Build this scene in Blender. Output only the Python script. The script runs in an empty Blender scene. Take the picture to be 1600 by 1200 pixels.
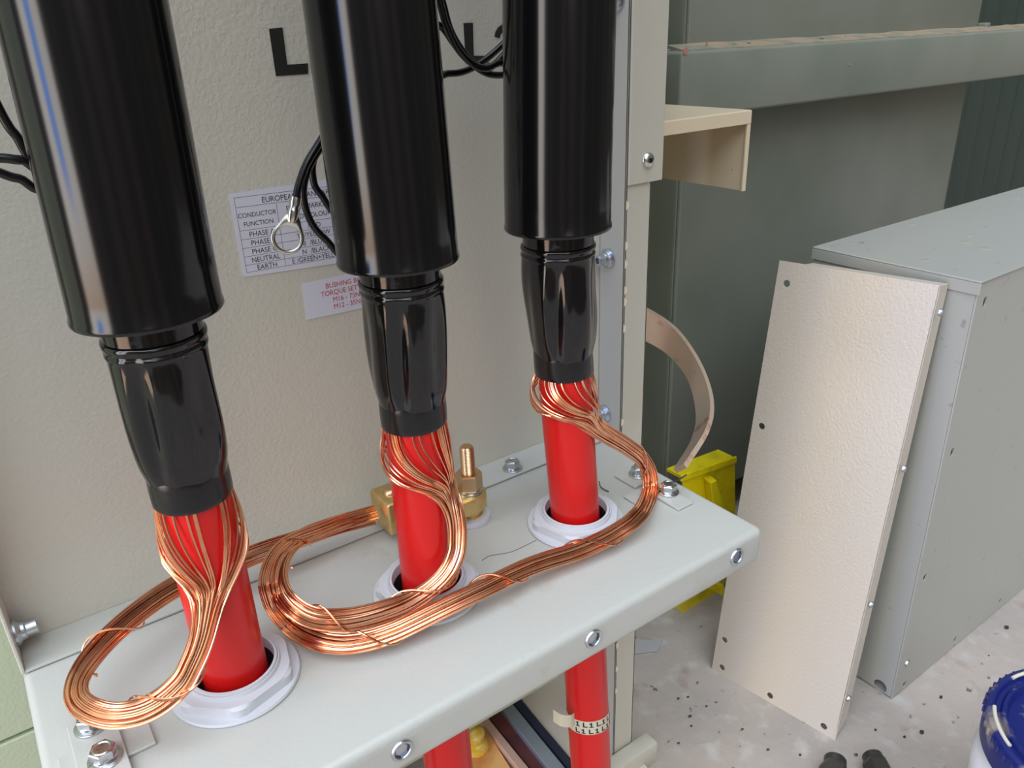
import bpy, bmesh, math, random
from mathutils import Vector, Matrix
random.seed(7)
SC = bpy.context.scene
COL = SC.collection
PI = math.pi

# ------------------------------------------------------------------ camera
FPX = 1234.2338729841817
# rows: camera right / down / forward expressed in world axes
RC = ((0.81163054, -0.58303967, -0.0363402),
      (-0.26522459, -0.31235475, -0.91218991),
      (0.52049187, 0.7499995, -0.40815311))
CAMPOS = Vector((0, 0, 0.34))
cam_data = bpy.data.cameras.new('camera')
cam = bpy.data.objects.new('camera', cam_data)
COL.objects.link(cam)
right, down, fwd = Vector(RC[0]), Vector(RC[1]), Vector(RC[2])
m = Matrix.Identity(4)
for i in range(3):
    m[i][0] = right[i]; m[i][1] = -down[i]; m[i][2] = -fwd[i]; m[i][3] = CAMPOS[i]
cam.matrix_world = m
cam_data.sensor_fit = 'HORIZONTAL'
cam_data.sensor_width = 36.0
cam_data.lens = FPX / 1600 * 36.0
cam_data.clip_start = 0.01
cam_data.clip_end = 50
SC.camera = cam

# ------------------------------------------------------------------ world: daylight through the wide door on the left, dim hall elsewhere
SC.view_settings.view_transform = 'Standard'
SC.view_settings.look = 'None'
SC.view_settings.gamma = 1
SC.view_settings.use_curve_mapping = False
SC.view_settings.exposure = 0.0
world = bpy.data.worlds.new('world'); SC.world = world
world.use_nodes = True
wn = world.node_tree; wn.nodes.clear()
def wnode(t, **k):
    n = wn.nodes.new(t)
    for a, b in k.items(): setattr(n, a, b)
    return n
def wmath(op, a, b=None, c=None):
    n = wnode('ShaderNodeMath', operation=op)
    for i, v in enumerate((a, b, c)):
        if v is None: continue
        if isinstance(v, (int, float)): n.inputs[i].default_value = v
        else: wn.links.new(v, n.inputs[i])
    return n.outputs[0]
def wstep(v, lo, hi):
    n = wnode('ShaderNodeMapRange', interpolation_type='SMOOTHSTEP')
    wn.links.new(v, n.inputs[0]); n.inputs[1].default_value = lo; n.inputs[2].default_value = hi
    return n.outputs[0]
def wmix(f, a, b):
    n = wnode('ShaderNodeMix', data_type='RGBA')
    if isinstance(f, (int, float)): n.inputs[0].default_value = f
    else: wn.links.new(f, n.inputs[0])
    for i, v in ((6, a), (7, b)):
        if isinstance(v, tuple): n.inputs[i].default_value = (*v, 1)
        else: wn.links.new(v, n.inputs[i])
    return n.outputs[2]
tc = wnode('ShaderNodeTexCoord')
sep = wnode('ShaderNodeSeparateXYZ'); wn.links.new(tc.outputs['Generated'], sep.inputs[0])
gx, gy, gz = sep.outputs
az = wmath('ARCTAN2', gx, gy)            # 0 = +Y, +90 = +X, -90 = -X
az = wmath('MULTIPLY', az, 180 / PI)
el = wmath('MULTIPLY', wmath('ARCSINE', gz), 180 / PI)
hall = wmix(wstep(el, -40, 35), (0.20, 0.14, 0.10), (0.40, 0.36, 0.31))
nz = wnode('ShaderNodeTexNoise'); nz.noise_dimensions = '2D'; nz.inputs['Scale'].default_value = 1.0; nz.inputs['Detail'].default_value = 1.5
cmb = wnode('ShaderNodeCombineXYZ'); wn.links.new(wmath('MULTIPLY', az, 0.055), cmb.inputs[0]); wn.links.new(wmath('MULTIPLY', el, 0.010), cmb.inputs[1])
wn.links.new(cmb.outputs[0], nz.inputs['Vector'])
hall = wmix(wstep(nz.outputs['Fac'], 0.40, 0.62), wmix(0.65, hall, (0.07, 0.07, 0.09)), hall)   # noise streaks added to vary the reflections, in place of dark plant
front = wstep(wmath('MULTIPLY', gy, -1), -0.75, 0.55)      # brighter on the camera's side
hall = wmix(front, (0.05, 0.055, 0.05), hall)
rightside = wstep(gx, 0.1, 0.9)
hall = wmix(wmath('MULTIPLY', rightside, 0.55), hall, (0.10, 0.105, 0.10))
def band(lo, hi, soft, v=az):
    return wmath('MULTIPLY', wstep(v, lo - soft, lo + soft), wmath('SUBTRACT', 1.0, wstep(v, hi - soft, hi + soft)))
# big door on the left: sky above, sunlit warm ground below
door_mask = wmath('MULTIPLY', band(-112, -82, 3), band(-34, 46, 6, el))
door_col = wmix(wstep(el, -15, -8), (5.6, 3.9, 2.8), (6.8, 6.4, 6.0))
door_col = wmix(wmath('MULTIPLY', band(-100, -92, 1.5), wstep(el, -8, -4)), door_col, (1.6, 3.4, 8.5))
# bluish sky patch added overhead on the left front for cool top light
dotn = wnode('ShaderNodeVectorMath', operation='DOT_PRODUCT')
wn.links.new(tc.outputs['Generated'], dotn.inputs[0]); dotn.inputs[1].default_value = Vector((-0.38, -0.30, 0.87)).normalized()
sky_mask = wstep(dotn.outputs['Value'], 0.72, 0.90)
back_patch = wmath('MULTIPLY', band(-172, -158, 4), band(8, 40, 7, el))  # near-white patch of the world, raised behind the camera
c = wmix(sky_mask, hall, (3.9, 4.45, 5.0))
c = wmix(back_patch, c, (2.2, 2.1, 2.0))
c = wmix(door_mask, c, door_col)
bg = wnode('ShaderNodeBackground'); wn.links.new(c, bg.inputs[0]); bg.inputs[1].default_value = 0.85
wo = wnode('ShaderNodeOutputWorld'); wn.links.new(bg.outputs[0], wo.inputs[0])
world.cycles.sampling_method = 'MANUAL'
world.cycles.sample_map_resolution = 1024

# ------------------------------------------------------------------ helpers
def at(px, py, ax, val):
    """the world point that lies on the real plane x/y/z = val and is seen at this spot of the photograph"""
    d = right * ((px - 800) / FPX) + down * ((py - 600) / FPX) + fwd
    i = 'xyz'.index(ax)
    return CAMPOS + d * ((val - CAMPOS[i]) / d[i])

def V(*a): return Vector(a)

def smoothmesh(o, on=True):
    for p in o.data.polygons: p.use_smooth = on

def link(name, me, mat=None, parent=None, smooth=False, off=None):
    o = bpy.data.objects.new(name, me)
    COL.objects.link(o)
    if mat: me.materials.append(mat)
    if parent:
        o.parent = parent
        if off is not None: o.location = off
    if smooth: smoothmesh(o)
    return o

def obj(name, bm, mat, parent=None, smooth=False):
    """mesh in world coordinates; when parented to an Empty its vertices are moved into the Empty's frame"""
    me = bpy.data.meshes.new(name)
    if parent is not None:
        bm.transform(root_matrix(parent).inverted())
    bmesh.ops.recalc_face_normals(bm, faces=bm.faces)
    bm.to_mesh(me); bm.free()
    o = link(name, me, mat, parent)
    if smooth:
        smoothmesh(o)
        try:
            for p in me.polygons: p.use_smooth = True
            me.set_sharp_from_angle(angle=math.radians(smooth if smooth is not True else 40))
        except Exception: pass
    return o

def root_matrix(o):
    M = Matrix.Identity(4)
    while o:
        M = Matrix.LocRotScale(o.location, o.rotation_euler, o.scale) @ M
        o = o.parent
    return M

def tag(o, label=None, cat=None, group=None, kind=None):
    if label: o['label'] = label
    if cat: o['category'] = cat
    if group: o['group'] = group
    if kind: o['kind'] = kind
    return o

def thing(name, label, cat, loc=(0, 0, 0), group=None, rot=None):
    o = bpy.data.objects.new(name, None)
    o.empty_display_size = 0.01
    COL.objects.link(o)
    o.location = loc
    if rot is not None: o.rotation_euler = rot
    return tag(o, label, cat, group)

def copy_tree(o, parent=None):
    c = o.copy(); COL.objects.link(c)
    if parent: c.parent = parent
    for ch in list(o.children): copy_tree(ch, c)
    return c

def BM(): return bmesh.new()

def add_box(bm, lo, hi, bevel=0, seg=2, M=None):
    lo, hi = Vector(lo), Vector(hi)
    r = bmesh.ops.create_cube(bm, size=1)
    vs = r['verts']
    for v in vs:
        v.co = Vector([(lo[i] + hi[i]) / 2 + v.co[i] * (hi[i] - lo[i]) for i in range(3)])
    if bevel:
        es = list({e for v in vs for e in v.link_edges})
        rr = bmesh.ops.bevel(bm, geom=es, offset=bevel, segments=seg, affect='EDGES', profile=0.5)
        vs = list({v for f in rr['faces'] for v in f.verts} | {v for v in vs if v.is_valid})
    if M is not None:
        for v in vs: v.co = M @ v.co
    return vs

def add_prism(bm, poly, vec, bevel=0, seg=1):
    """closed solid: planar polygon (3D points) swept by vec"""
    a = [bm.verts.new(p) for p in poly]
    b = [bm.verts.new(Vector(p) + Vector(vec)) for p in poly]
    n = len(poly)
    bm.faces.new(a); bm.faces.new(b[::-1])
    for i in range(n): bm.faces.new((a[i], b[i], b[(i + 1) % n], a[(i + 1) % n]))
    if bevel:
        es = list({e for v in a + b for e in v.link_edges})
        bmesh.ops.bevel(bm, geom=es, offset=bevel, segments=seg, affect='EDGES', profile=0.5)

def frame_z(z, xh=None):
    z = Vector(z).normalized()
    if xh is None: xh = Vector((1, 0, 0)) if abs(z.x) < .9 else Vector((0, 1, 0))
    x = (Vector(xh) - z * Vector(xh).dot(z)).normalized()
    y = z.cross(x)
    return Matrix((x, y, z)).transposed()

def add_lathe(bm, prof, org=(0, 0, 0), axis=(0, 0, 1), n=32, fn=None, ang0=0.0, xh=None):
    """prof: list of (r, h). closed where r == 0"""
    F = frame_z(axis, xh); org = Vector(org)
    rings = []
    for k, (r, h) in enumerate(prof):
        if r < 1e-7:
            rings.append([bm.verts.new(org + F @ Vector((0, 0, h)))])
        else:
            ring = []
            for j in range(n):
                a = ang0 + 2 * PI * j / n
                rr = r * (fn(a, h, k) if fn else 1)
                ring.append(bm.verts.new(org + F @ Vector((rr * math.cos(a), rr * math.sin(a), h))))
            rings.append(ring)
    for A, B in zip(rings, rings[1:]):
        if len(A) == 1 and len(B) == 1: continue
        for j in range(n):
            k = (j + 1) % n
            if len(A) == 1: bm.faces.new((A[0], B[j], B[k]))
            elif len(B) == 1: bm.faces.new((A[j], A[k], B[0]))
            else: bm.faces.new((A[j], A[k], B[k], B[j]))

def catmull(pts, per=8):
    P = [Vector(p) for p in pts]
    P = [P[0] * 2 - P[1]] + P + [P[-1] * 2 - P[-2]]
    out = []
    for i in range(1, len(P) - 2):
        p0, p1, p2, p3 = P[i - 1:i + 3]
        for k in range(per):
            t = k / per
            out.append(0.5 * ((2 * p1) + (p2 - p0) * t + (2 * p0 - 5 * p1 + 4 * p2 - p3) * t * t + (3 * p1 - p0 - 3 * p2 + p3) * t ** 3))
    out.append(P[-2].copy())
    return out

def resample(pts, n):
    L = [0]
    for a, b in zip(pts, pts[1:]): L.append(L[-1] + (b - a).length)
    out = []; j = 0
    for i in range(n):
        s = L[-1] * i / (n - 1)
        while j < len(L) - 2 and L[j + 1] < s: j += 1
        d = L[j + 1] - L[j]
        t = 0 if d < 1e-9 else (s - L[j]) / d
        out.append(pts[j].lerp(pts[j + 1], min(max(t, 0), 1)))
    return out

def add_tube(bm, pts, r, n=6, fn=None, cap=True):
    """tube along pts; r number or list; fn(angle, s) scales the radius"""
    pts = [Vector(p) for p in pts]
    T = []
    for i in range(len(pts)):
        a = pts[max(i - 1, 0)]; b = pts[min(i + 1, len(pts) - 1)]
        T.append((b - a).normalized())
    up = Vector((0, 0, 1)) if abs(T[0].z) < .9 else Vector((1, 0, 0))
    x = (up - T[0] * up.dot(T[0])).normalized()
    rings = []
    for i, p in enumerate(pts):
        x = (x - T[i] * x.dot(T[i])).normalized()
        y = T[i].cross(x)
        rr = r[i] if isinstance(r, (list, tuple)) else r
        ring = []
        for j in range(n):
            a = 2 * PI * j / n
            q = rr * (fn(a, i / (len(pts) - 1)) if fn else 1)
            ring.append(bm.verts.new(p + x * math.cos(a) * q + y * math.sin(a) * q))
        rings.append(ring)
    for A, B in zip(rings, rings[1:]):
        for j in range(n): bm.faces.new((A[j], A[(j + 1) % n], B[(j + 1) % n], B[j]))
    if cap:
        bm.faces.new(rings[0][::-1]); bm.faces.new(rings[-1])

def cut(o, cutter_bm):
    """real holes: boolean difference, applied"""
    me = bpy.data.meshes.new('c'); bmesh.ops.recalc_face_normals(cutter_bm, faces=cutter_bm.faces)
    cutter_bm.to_mesh(me); cutter_bm.free()
    co = bpy.data.objects.new('c', me); COL.objects.link(co)
    md = o.modifiers.new('b', 'BOOLEAN'); md.operation = 'DIFFERENCE'; md.object = co; md.solver = 'EXACT'
    bpy.context.view_layer.update()
    dg = bpy.context.evaluated_depsgraph_get()
    nm = bpy.data.meshes.new_from_object(o.evaluated_get(dg))
    o.modifiers.clear(); o.data = nm
    bpy.data.objects.remove(co)

# ------------------------------------------------------------------ materials
def srgb(r, g, b):
    f = lambda c: (c / 255 / 12.92) if c / 255 <= 0.04045 else ((c / 255 + 0.055) / 1.055) ** 2.4
    return (f(r), f(g), f(b))

def mat(name, col, rough=0.5, metal=0.0, bump=None, var=None, coat=0, spec=0.5, extra=None, trans=0):
    m = bpy.data.materials.new(name); m.use_nodes = True
    nt = m.node_tree; b = nt.nodes['Principled BSDF']
    b.inputs['Base Color'].default_value = (*col, 1)
    b.inputs['Roughness'].default_value = rough
    b.inputs['Metallic'].default_value = metal
    b.inputs['Specular IOR Level'].default_value = spec
    if coat: b.inputs['Coat Weight'].default_value = coat; b.inputs['Coat Roughness'].default_value = 0.06
    if trans: b.inputs['Transmission Weight'].default_value = trans
    geo = nt.nodes.new('ShaderNodeNewGeometry')
    if var:                                    # (scale, colour2, low, high)
        layers = var if isinstance(var, list) else [var]
        cur = None
        for (sc, c2, lo, hi) in layers:
            n = nt.nodes.new('ShaderNodeTexNoise'); n.inputs['Scale'].default_value = sc; n.inputs['Detail'].default_value = 5
            nt.links.new(geo.outputs['Position'], n.inputs['Vector'])
            r = nt.nodes.new('ShaderNodeMapRange'); r.inputs[1].default_value = lo; r.inputs[2].default_value = hi
            nt.links.new(n.outputs['Fac'], r.inputs[0])
            x = nt.nodes.new('ShaderNodeMix'); x.data_type = 'RGBA'
            nt.links.new(r.outputs[0], x.inputs[0])
            if cur is None: x.inputs[6].default_value = (*col, 1)
            else: nt.links.new(cur, x.inputs[6])
            x.inputs[7].default_value = (*c2, 1)
            cur = x.outputs[2]
        nt.links.new(cur, b.inputs['Base Color'])
    if bump:                                   # (scale, strength, distance)
        n = nt.nodes.new('ShaderNodeTexNoise'); n.inputs['Scale'].default_value = bump[0]; n.inputs['Detail'].default_value = 2
        nt.links.new(geo.outputs['Position'], n.inputs['Vector'])
        bp = nt.nodes.new('ShaderNodeBump'); bp.inputs['Strength'].default_value = bump[1]; bp.inputs['Distance'].default_value = bump[2]
        nt.links.new(n.outputs['Fac'], bp.inputs['Height'])
        nt.links.new(bp.outputs[0], b.inputs['Normal'])
    return m

PAINT = srgb(204, 200, 186)
M_panel = mat('grey_powder_coat', PAINT, 0.36, bump=(420, 0.55, 0.0007), spec=0.5)
M_shelf = mat('grey_powder_coat_fine', srgb(190, 189, 181), 0.32, bump=(300, 0.25, 0.0005),
              var=[(28, srgb(176, 170, 155), 0.62, 0.80), (260, srgb(120, 110, 95), 0.76, 0.80)])
M_post = mat('post_paint', srgb(198, 192, 176), 0.38, bump=(300, 0.2, 0.0004))
M_cover = mat('cover_paint', srgb(206, 193, 178), 0.28, bump=(330, 0.7, 0.0007))
M_box = mat('box_paint', srgb(168, 166, 158), 0.35, bump=(300, 0.15, 0.0004), var=[(60, srgb(142, 138, 126), 0.66, 0.74)])
M_tank = mat('tank_green_paint', srgb(136, 138, 126), 0.33, bump=(40, 0.06, 0.002), var=[(9, srgb(126, 131, 117), 0.4, 0.7)])
M_tank_l = mat('tank_textured_paint', srgb(192, 202, 172), 0.4, bump=(420, 0.5, 0.0006))
M_bracket = mat('cream_paint', srgb(224, 204, 174), 0.35, var=[(200, srgb(110, 90, 60), 0.74, 0.78)])
M_corr = mat('corrugated_green', srgb(96, 106, 96), 0.35)
M_black = mat('black_polymer', (0.004, 0.004, 0.0045), 0.14, spec=0.55)
M_boot = mat('black_heat_shrink', (0.0045, 0.0042, 0.0045), 0.10, spec=0.6, bump=(60, 0.10, 0.0012))
M_cuff = mat('black_tape', (0.006, 0.0055, 0.006), 0.26, bump=(120, 0.25, 0.0006))
M_red = mat('red_pvc', srgb(214, 22, 20), 0.30, bump=(90, 0.05, 0.0006), spec=0.45)
M_cu = mat('bare_copper', (0.95, 0.50, 0.30), 0.22, 1.0, var=[(90, (0.86, 0.36, 0.19), 0.45, 0.75)])
M_cubar = mat('tarnished_copper', (0.86, 0.66, 0.52), 0.38, 0.75, var=[(55, (0.62, 0.36, 0.26), 0.55, 0.68), (30, (0.80, 0.68, 0.52), 0.5, 0.7)])
M_brass = mat('brass', (0.80, 0.60, 0.27), 0.42, 1.0, var=[(120, (0.68, 0.47, 0.19), 0.4, 0.7)], bump=(250, .1, .0004))
M_bronze = mat('bronze_stud', (0.74, 0.50, 0.28), 0.3, 1.0)
M_steel = mat('zinc_steel', (0.60, 0.61, 0.62), 0.28, 1.0, var=[(400, (0.38, 0.38, 0.38), 0.5, 0.7)])
M_zinc = mat('blue_zinc', (0.60, 0.63, 0.68), 0.30, 1.0)
M_tin = mat('tinned_lug', (0.72, 0.71, 0.66), 0.25, 1.0)
M_gland = mat('white_nylon', srgb(206, 205, 209), 0.42, spec=0.4)
M_darkin = mat('bore_shade', srgb(52, 40, 50), 0.6)
M_label = mat('label_vinyl', srgb(214, 214, 226), 0.4)
M_ink = mat('black_ink', srgb(28, 28, 34), 0.5)
M_redink = mat('red_ink', srgb(196, 52, 66), 0.5)
M_stencil = mat('stencil_paint', srgb(26, 27, 22), 0.65)
M_floor = mat('concrete', srgb(182, 168, 157), 0.85, bump=(70, 0.4, 0.003),
              var=[(6, srgb(158, 148, 140), 0.35, 0.7), (14, srgb(138, 116, 94), 0.62, 0.76), (75, srgb(70, 58, 50), 0.68, 0.74), (35, srgb(186, 178, 172), 0.55, 0.75)])
M_hole = mat('hole_dark', (0.01, 0.009, 0.008), 0.8)
M_yellow = mat('yellow_plastic', srgb(232, 208, 10), 0.35, var=[(30, srgb(190, 168, 20), 0.5, 0.75)])
M_blue = mat('blue_plastic', srgb(24, 32, 104), 0.28, spec=0.6, var=[(45, srgb(170, 165, 160), 0.66, 0.72)])
M_bluedirty = mat('dusty_blue_plastic', srgb(24, 34, 100), 0.35, var=[(30, srgb(150, 138, 124), 0.52, 0.68)])
M_white = mat('white_plastic', srgb(226, 226, 228), 0.4)
M_duct = mat('cream_strip', srgb(214, 206, 182), 0.5)
M_maroon = mat('red_oxide_steel', srgb(98, 52, 50), 0.5, var=[(40, srgb(80, 42, 42), .4, .7)])
M_silver = mat('galvanised_rail', (0.55, 0.62, 0.74), 0.38, 0.8)
M_navy = mat('navy_rubber', srgb(42, 46, 62), 0.5)
M_board = mat('beige_board', srgb(206, 194, 176), 0.7)
M_pinkwood = mat('pale_batten', srgb(205, 168, 146), 0.6)
M_ply = mat('orange_plywood', srgb(246, 190, 120), 0.6, var=[(30, srgb(225, 150, 80), .4, .7)])
M_amber = mat('amber_plastic', srgb(226, 186, 60), 0.2, var=[(90, srgb(240, 225, 150), .5, .7)])
M_iron = mat('dull_iron', (0.10, 0.095, 0.085), 0.4, 0.8)
M_tagwhite = mat('marker_tape', srgb(214, 206, 180), 0.5)
M_cream = mat('cream_slot_light', srgb(236, 220, 190), 0.4)
M_conc2 = mat('grey_slab', srgb(168, 164, 162), 0.8)

# ------------------------------------------------------------------ the setting
ZF = -0.43
b = BM(); add_box(b, (-1.6, -1.2, ZF - 0.05), (3.6, 3.2, ZF))
tag(obj('floor', b, M_floor), kind='structure')

# corrugated wall beyond the tank
b = BM()
prof = [(1.62 + k * .012, 1.29 + .018 * math.cos(k * .012 / .105 * 2 * PI)) for k in range(190)]
lo = [b.verts.new((px_, y_, ZF)) for px_, y_ in prof]; hi = [b.verts.new((px_, y_, 1.4)) for px_, y_ in prof]
for i in range(len(prof) - 1): b.faces.new((lo[i], lo[i + 1], hi[i + 1], hi[i]))
bmesh.ops.solidify(b, geom=b.faces[:], thickness=0.003)
tag(obj('wall_right', b, M_corr, None, 60), kind='structure')

# ------------------------------------------------------------------ transformer tank
YT = 0.72
XR = at(1057, 300, 'y', YT).x
XE = at(1515, 120, 'y', YT).x
tank = thing('transformer_tank', 'olive green steel transformer tank standing behind the cable box and beige boxes', 'transformer', (XR, YT, ZF))
b = BM(); add_box(b, (XR, YT, ZF + 0.07), (XE, 1.4, 1.7), 0.006)
obj('tank_wall', b, M_tank, tank, 40)
b = BM(); add_box(b, (XE + .001, YT + .02, ZF + .07), (XE + 0.03, YT + 0.06, 1.7), 0.002)
obj('edge_strip', b, M_tank, tank)
b = BM()
for xx in (XR + 0.006,):
    add_tube(b, [V(xx, YT - 0.001, z) for z in (ZF + .08, 0.1, 1.1)], 0.003, 8)
obj('weld_seam', b, M_tank, tank, True)
b = BM(); add_box(b, (-0.6, YT - .02, ZF), (XR + 0.05, YT + 0.2, ZF + 0.06), 0.004)
obj('base_skid', b, M_tank, tank, 40)
# the textured side panel that shows at the left edge of the cable box
b = BM(); add_box(b, (-0.5, 0.560, -0.113), (0.44, 0.566, 1.7), 0.001)
add_box(b, (-0.5, 0.560, ZF + .07), (0.44, 0.566, -0.1165), 0.001)
add_box(b, (-0.5, 0.5662, ZF + .07), (0.44, 1.4, 1.7))  # unseen solid behind the panel, added to keep light off the tank side
o = obj('rear_panel', b, M_tank_l, tank); o['label'] = 'light green textured rear panel with a horizontal joint'

# stiffening beam
zb0 = at(1200, 169, 'y', YT - .05).z; zb1 = at(1200, 72, 'y', YT - .05).z
xb = at(1065, 100, 'y', YT - .05).x
b = BM(); add_box(b, (xb, YT - 0.05, zb0), (3.3, YT - .0002, zb1), 0.004, 3)
beam = obj('stiffening_beam', b, M_tank, tank, 40); beam['label'] = 'long horizontal steel beam across the tank, paint chipped along its top edge'
random.seed(3)
M_bare = mat('chipped_filler', srgb(168, 146, 122), 0.6, var=[(40, srgb(136, 134, 118), .45, .6)])
b = BM(); xx = xb + .02
sec = []
while xx < 2.2:
    f_ = random.uniform(0, .004) + (.012 if xx < xb + .09 else 0)
    sec.append([b.verts.new(p) for p in (V(xx, YT - .0465 + f_, zb1 - .001), V(xx, YT - .0465 + f_, zb1 + .0008), V(xx, YT - .006, zb1 + .0058 + random.uniform(0, .0015)), V(xx, YT - .001, zb1 + .0058), V(xx, YT - .001, zb1 - .001))])
    xx += random.uniform(.02, .05)
for A, B in zip(sec, sec[1:]):
    for j in range(5): b.faces.new((A[j], A[(j + 1) % 5], B[(j + 1) % 5], B[j]))
b.faces.new(sec[0]); b.faces.new(sec[-1][::-1])
o = obj('bare_filler_strip', b, M_bare, beam); o['label'] = 'strip of bare brownish filler along the top of the beam'
for px_, py_, r_ in ((1284, 60, .0032), (1147, 67, .0026), (1170, 65.5, .0026), (1412, 47, .002), (1321, 53, .002)):
    p = at(px_, py_, 'y', YT - .025); p.z = zb1 + .0030; b = BM(); add_lathe(b, [(0, .0012), (r_, .0008), (r_, -.003)], p, (0, -.15, 1), n=10)
    obj('pit_mark', b, M_hole, beam)
M_pinkdot = mat('pink_paint', srgb(184, 128, 118), .6)
for px_, py_, r_ in ((1071, 80, .0042), (1104, 69, .0022), (1327, 101, .0018)):
    p = at(px_, py_, 'y', YT - .0503); b = BM(); add_lathe(b, [(0, .0005), (r_, .0003), (r_, 0)], p, (0, -1, 0), n=12)
    obj('paint_mark', b, M_pinkdot, beam)
b = BM(); add_tube(b, [V(xb - .18, YT - .012, zb1 + .001), V(xb + .03, YT - .012, zb1 + .001)], .0012, 6)
obj('edge_bead', b, M_bare, beam)
b = BM(); add_box(b, (XE + .0, YT - .012, zb1 + .0005), (XE + .014, YT + .004, zb1 + .012), .002)
obj('weld_blob', b, M_tank, beam)

# ------------------------------------------------------------------ cable box: back panel with return flanges
YP = 0.499      # panel plane
YS = 0.468      # front edge of its flanges
panel = thing('backplate_panel', 'large grey textured steel back panel behind the three black cable sleeves', 'panel', (-0.036, YP, 0.0022))
b = BM()
t = 0.002
add_box(b, (-0.038, YP, 0.0005), (0.446, YP + t, 0.95))
obj('back_sheet', b, M_panel, panel)
b = BM(); add_box(b, (-0.036, YS + .0002, 0.0006), (0.4425, YP - .0002, 0.0026), 0.0007)
obj('bottom_flange', b, M_shelf, panel)
b = BM(); add_box(b, (-0.038, YS, 0.0006), (-0.036, YP, 0.95), 0.0006); obj('left_flange', b, M_panel, panel)

# painted phase letters
def stroke(bm, poly):
    pts = [at(x, y, 'y', YP) for x, y in poly]
    add_prism(bm, pts, (0, -0.00035, 0))
b = BM()
stroke(b, [(420, 45), (441, 43), (448.5, 101), (481, 99), (481, 115.5), (431, 119)])
obj('painted_letter', b, M_stencil, panel)
b = BM()
stroke(b, [(724, 36), (738.5, 35.5), (740, 87), (763, 87.5), (763, 99), (728, 100)])
obj('painted_letter', b, M_stencil, panel)
# figure 2 mostly behind the third sleeve
b = BM()
c0 = at(792, 58, 'y', YP)
def P2(u, v): return c0 + V(u, -0.0002, v)
arc = [P2(-.0085 + 0 * a, 0) for a in ()]
arc = [P2(.0085 - .0085 * math.cos(a) - .0085, .0065 * math.sin(a)) for a in [i * PI / 8 for i in range(0, 9)]]
arc += [P2(.0075, -.006), P2(-.008, -.0155), P2(.010, -.0155)]
add_tube(b, arc, .0024, 6)
for v in b.verts: v.co.y = YP - .0003 + (v.co.y - YP) * .1
obj('painted_digit', b, M_stencil, panel)

# corner post
post = thing('corner_post', 'pale grey steel corner post at the right of the panel, running down to the floor', 'post', (0.456, YS, ZF))
b = BM()
add_box(b, (0.443, YS, ZF), (0.471, YS + .002, 0.95), 0.0006)
add_box(b, (0.443, YS, ZF), (0.445, YP - .0005, 0.95), 0.0006)
add_box(b, (0.469, YS, ZF), (0.471, 0.55, 0.95), 0.0006)
obj('post_profile', b, M_post, post)
zc = 0.224
b = BM(); add_box(b, (0.4435, YS - 0.0025, zc), (0.481, YS - 0.0004, 0.95), 0.0008)
obj('cover_strip', b, M_post, post)
def slot_fill(px_, py_, w=.0030, h=.0036):
    p = at(px_, py_, 'y', YS - .0003); p.x = .4432
    bb = BM()
    poly = [p + V(0, 0, -h)] + [p + V(w * math.cos(a), 0, h * math.sin(a)) for a in [(-80 + 20 * k) * PI / 180 for k in range(9)]] + [p + V(0, 0, h)]
    add_prism(bb, poly, (0, -.0003, 0))
    obj('edge_slot', bb, M_cream, post)  # flat cream half disc, light through the slot put into its colour
for q in ((980, 321), (979, 384), (978, 413), (976, 454), (975, 472), (974, 514), (969, 661), (957, 1013), (957, 1049), (957, 1083)): slot_fill(*q)

# ------------------------------------------------------------------ fasteners (built once in local space, then copied)
def hexring(bm, R, h0, h1, chamf=0.0006, rot=0.0):
    add_lathe(bm, [(0, h0), (R, h0), (R, h1 - chamf), (R - chamf, h1), (0, h1)], n=6, ang0=rot)
def proto(fn, name, label, cat, group):
    t_ = thing(name, label, cat, (0, 0, 0), group); fn(t_); return t_
def f_hexbolt(t_):
    b = BM(); add_lathe(b, [(0, 0), (.0085, 0), (.0085, .0008), (.0078, .0012), (0, .0012)], n=28); obj('washer', b, M_steel, t_, True)
    b = BM(); add_lathe(b, [(.0035, .0012), (.0062, .0012), (.0064, .0020), (.0060, .0028), (.0035, .0028)], n=24); obj('spring_washer', b, M_steel, t_, True)
    b = BM(); hexring(b, .0066, .0028, .0075); add_lathe(b, [(.0048, .0075), (.0042, .0079), (.0035, .0074), (0, .0074)], n=20); obj('hex_head', b, M_steel, t_, 30)
def f_socket(t_):
    b = BM(); add_lathe(b, [(0, 0), (.0085, 0), (.0085, .0012), (.0066, .0028), (.0058, .004)], n=28); obj('flange', b, M_zinc, t_, True)
    b = BM(); add_lathe(b, [(.0062, .001), (.0058, .0055), (.0048, .0065), (.0048, .012), (.0043, .0125), (.0026, .0125), (.0026, .007), (0, .007)], n=24); obj('socket_head', b, M_zinc, t_, 30)
def f_rivnut(t_):
    b = BM(); add_lathe(b, [(0, 0), (.0066, 0), (.0066, .0006), (.0060, .0014), (.0050, .0016), (.0046, .0010)], n=28); obj('rim', b, M_zinc, t_, True)
    b = BM(); add_lathe(b, [(.0050, .0009), (.0045, .0009), (.0038, -.004), (0, -.004)], n=6, ang0=.3); obj('hex_socket', b, mat('dark_socket', (0.13, .15, .18), .3, 1.0), t_)
def f_button(t_):
    b = BM(); add_lathe(b, [(0, 0), (.0062, 0), (.0060, .0010), (.0050, .0026), (.0034, .0034), (.0026, .0035), (.0022, .0020), (0, .0020)], n=28); obj('dome_head', b, M_tin, t_, True)
    b = BM(); add_lathe(b, [(.0024, .0037), (.0016, .0037), (.0014, .0024), (0, .0024)], n=6); obj('hex_recess', b, M_iron, t_)
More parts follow.
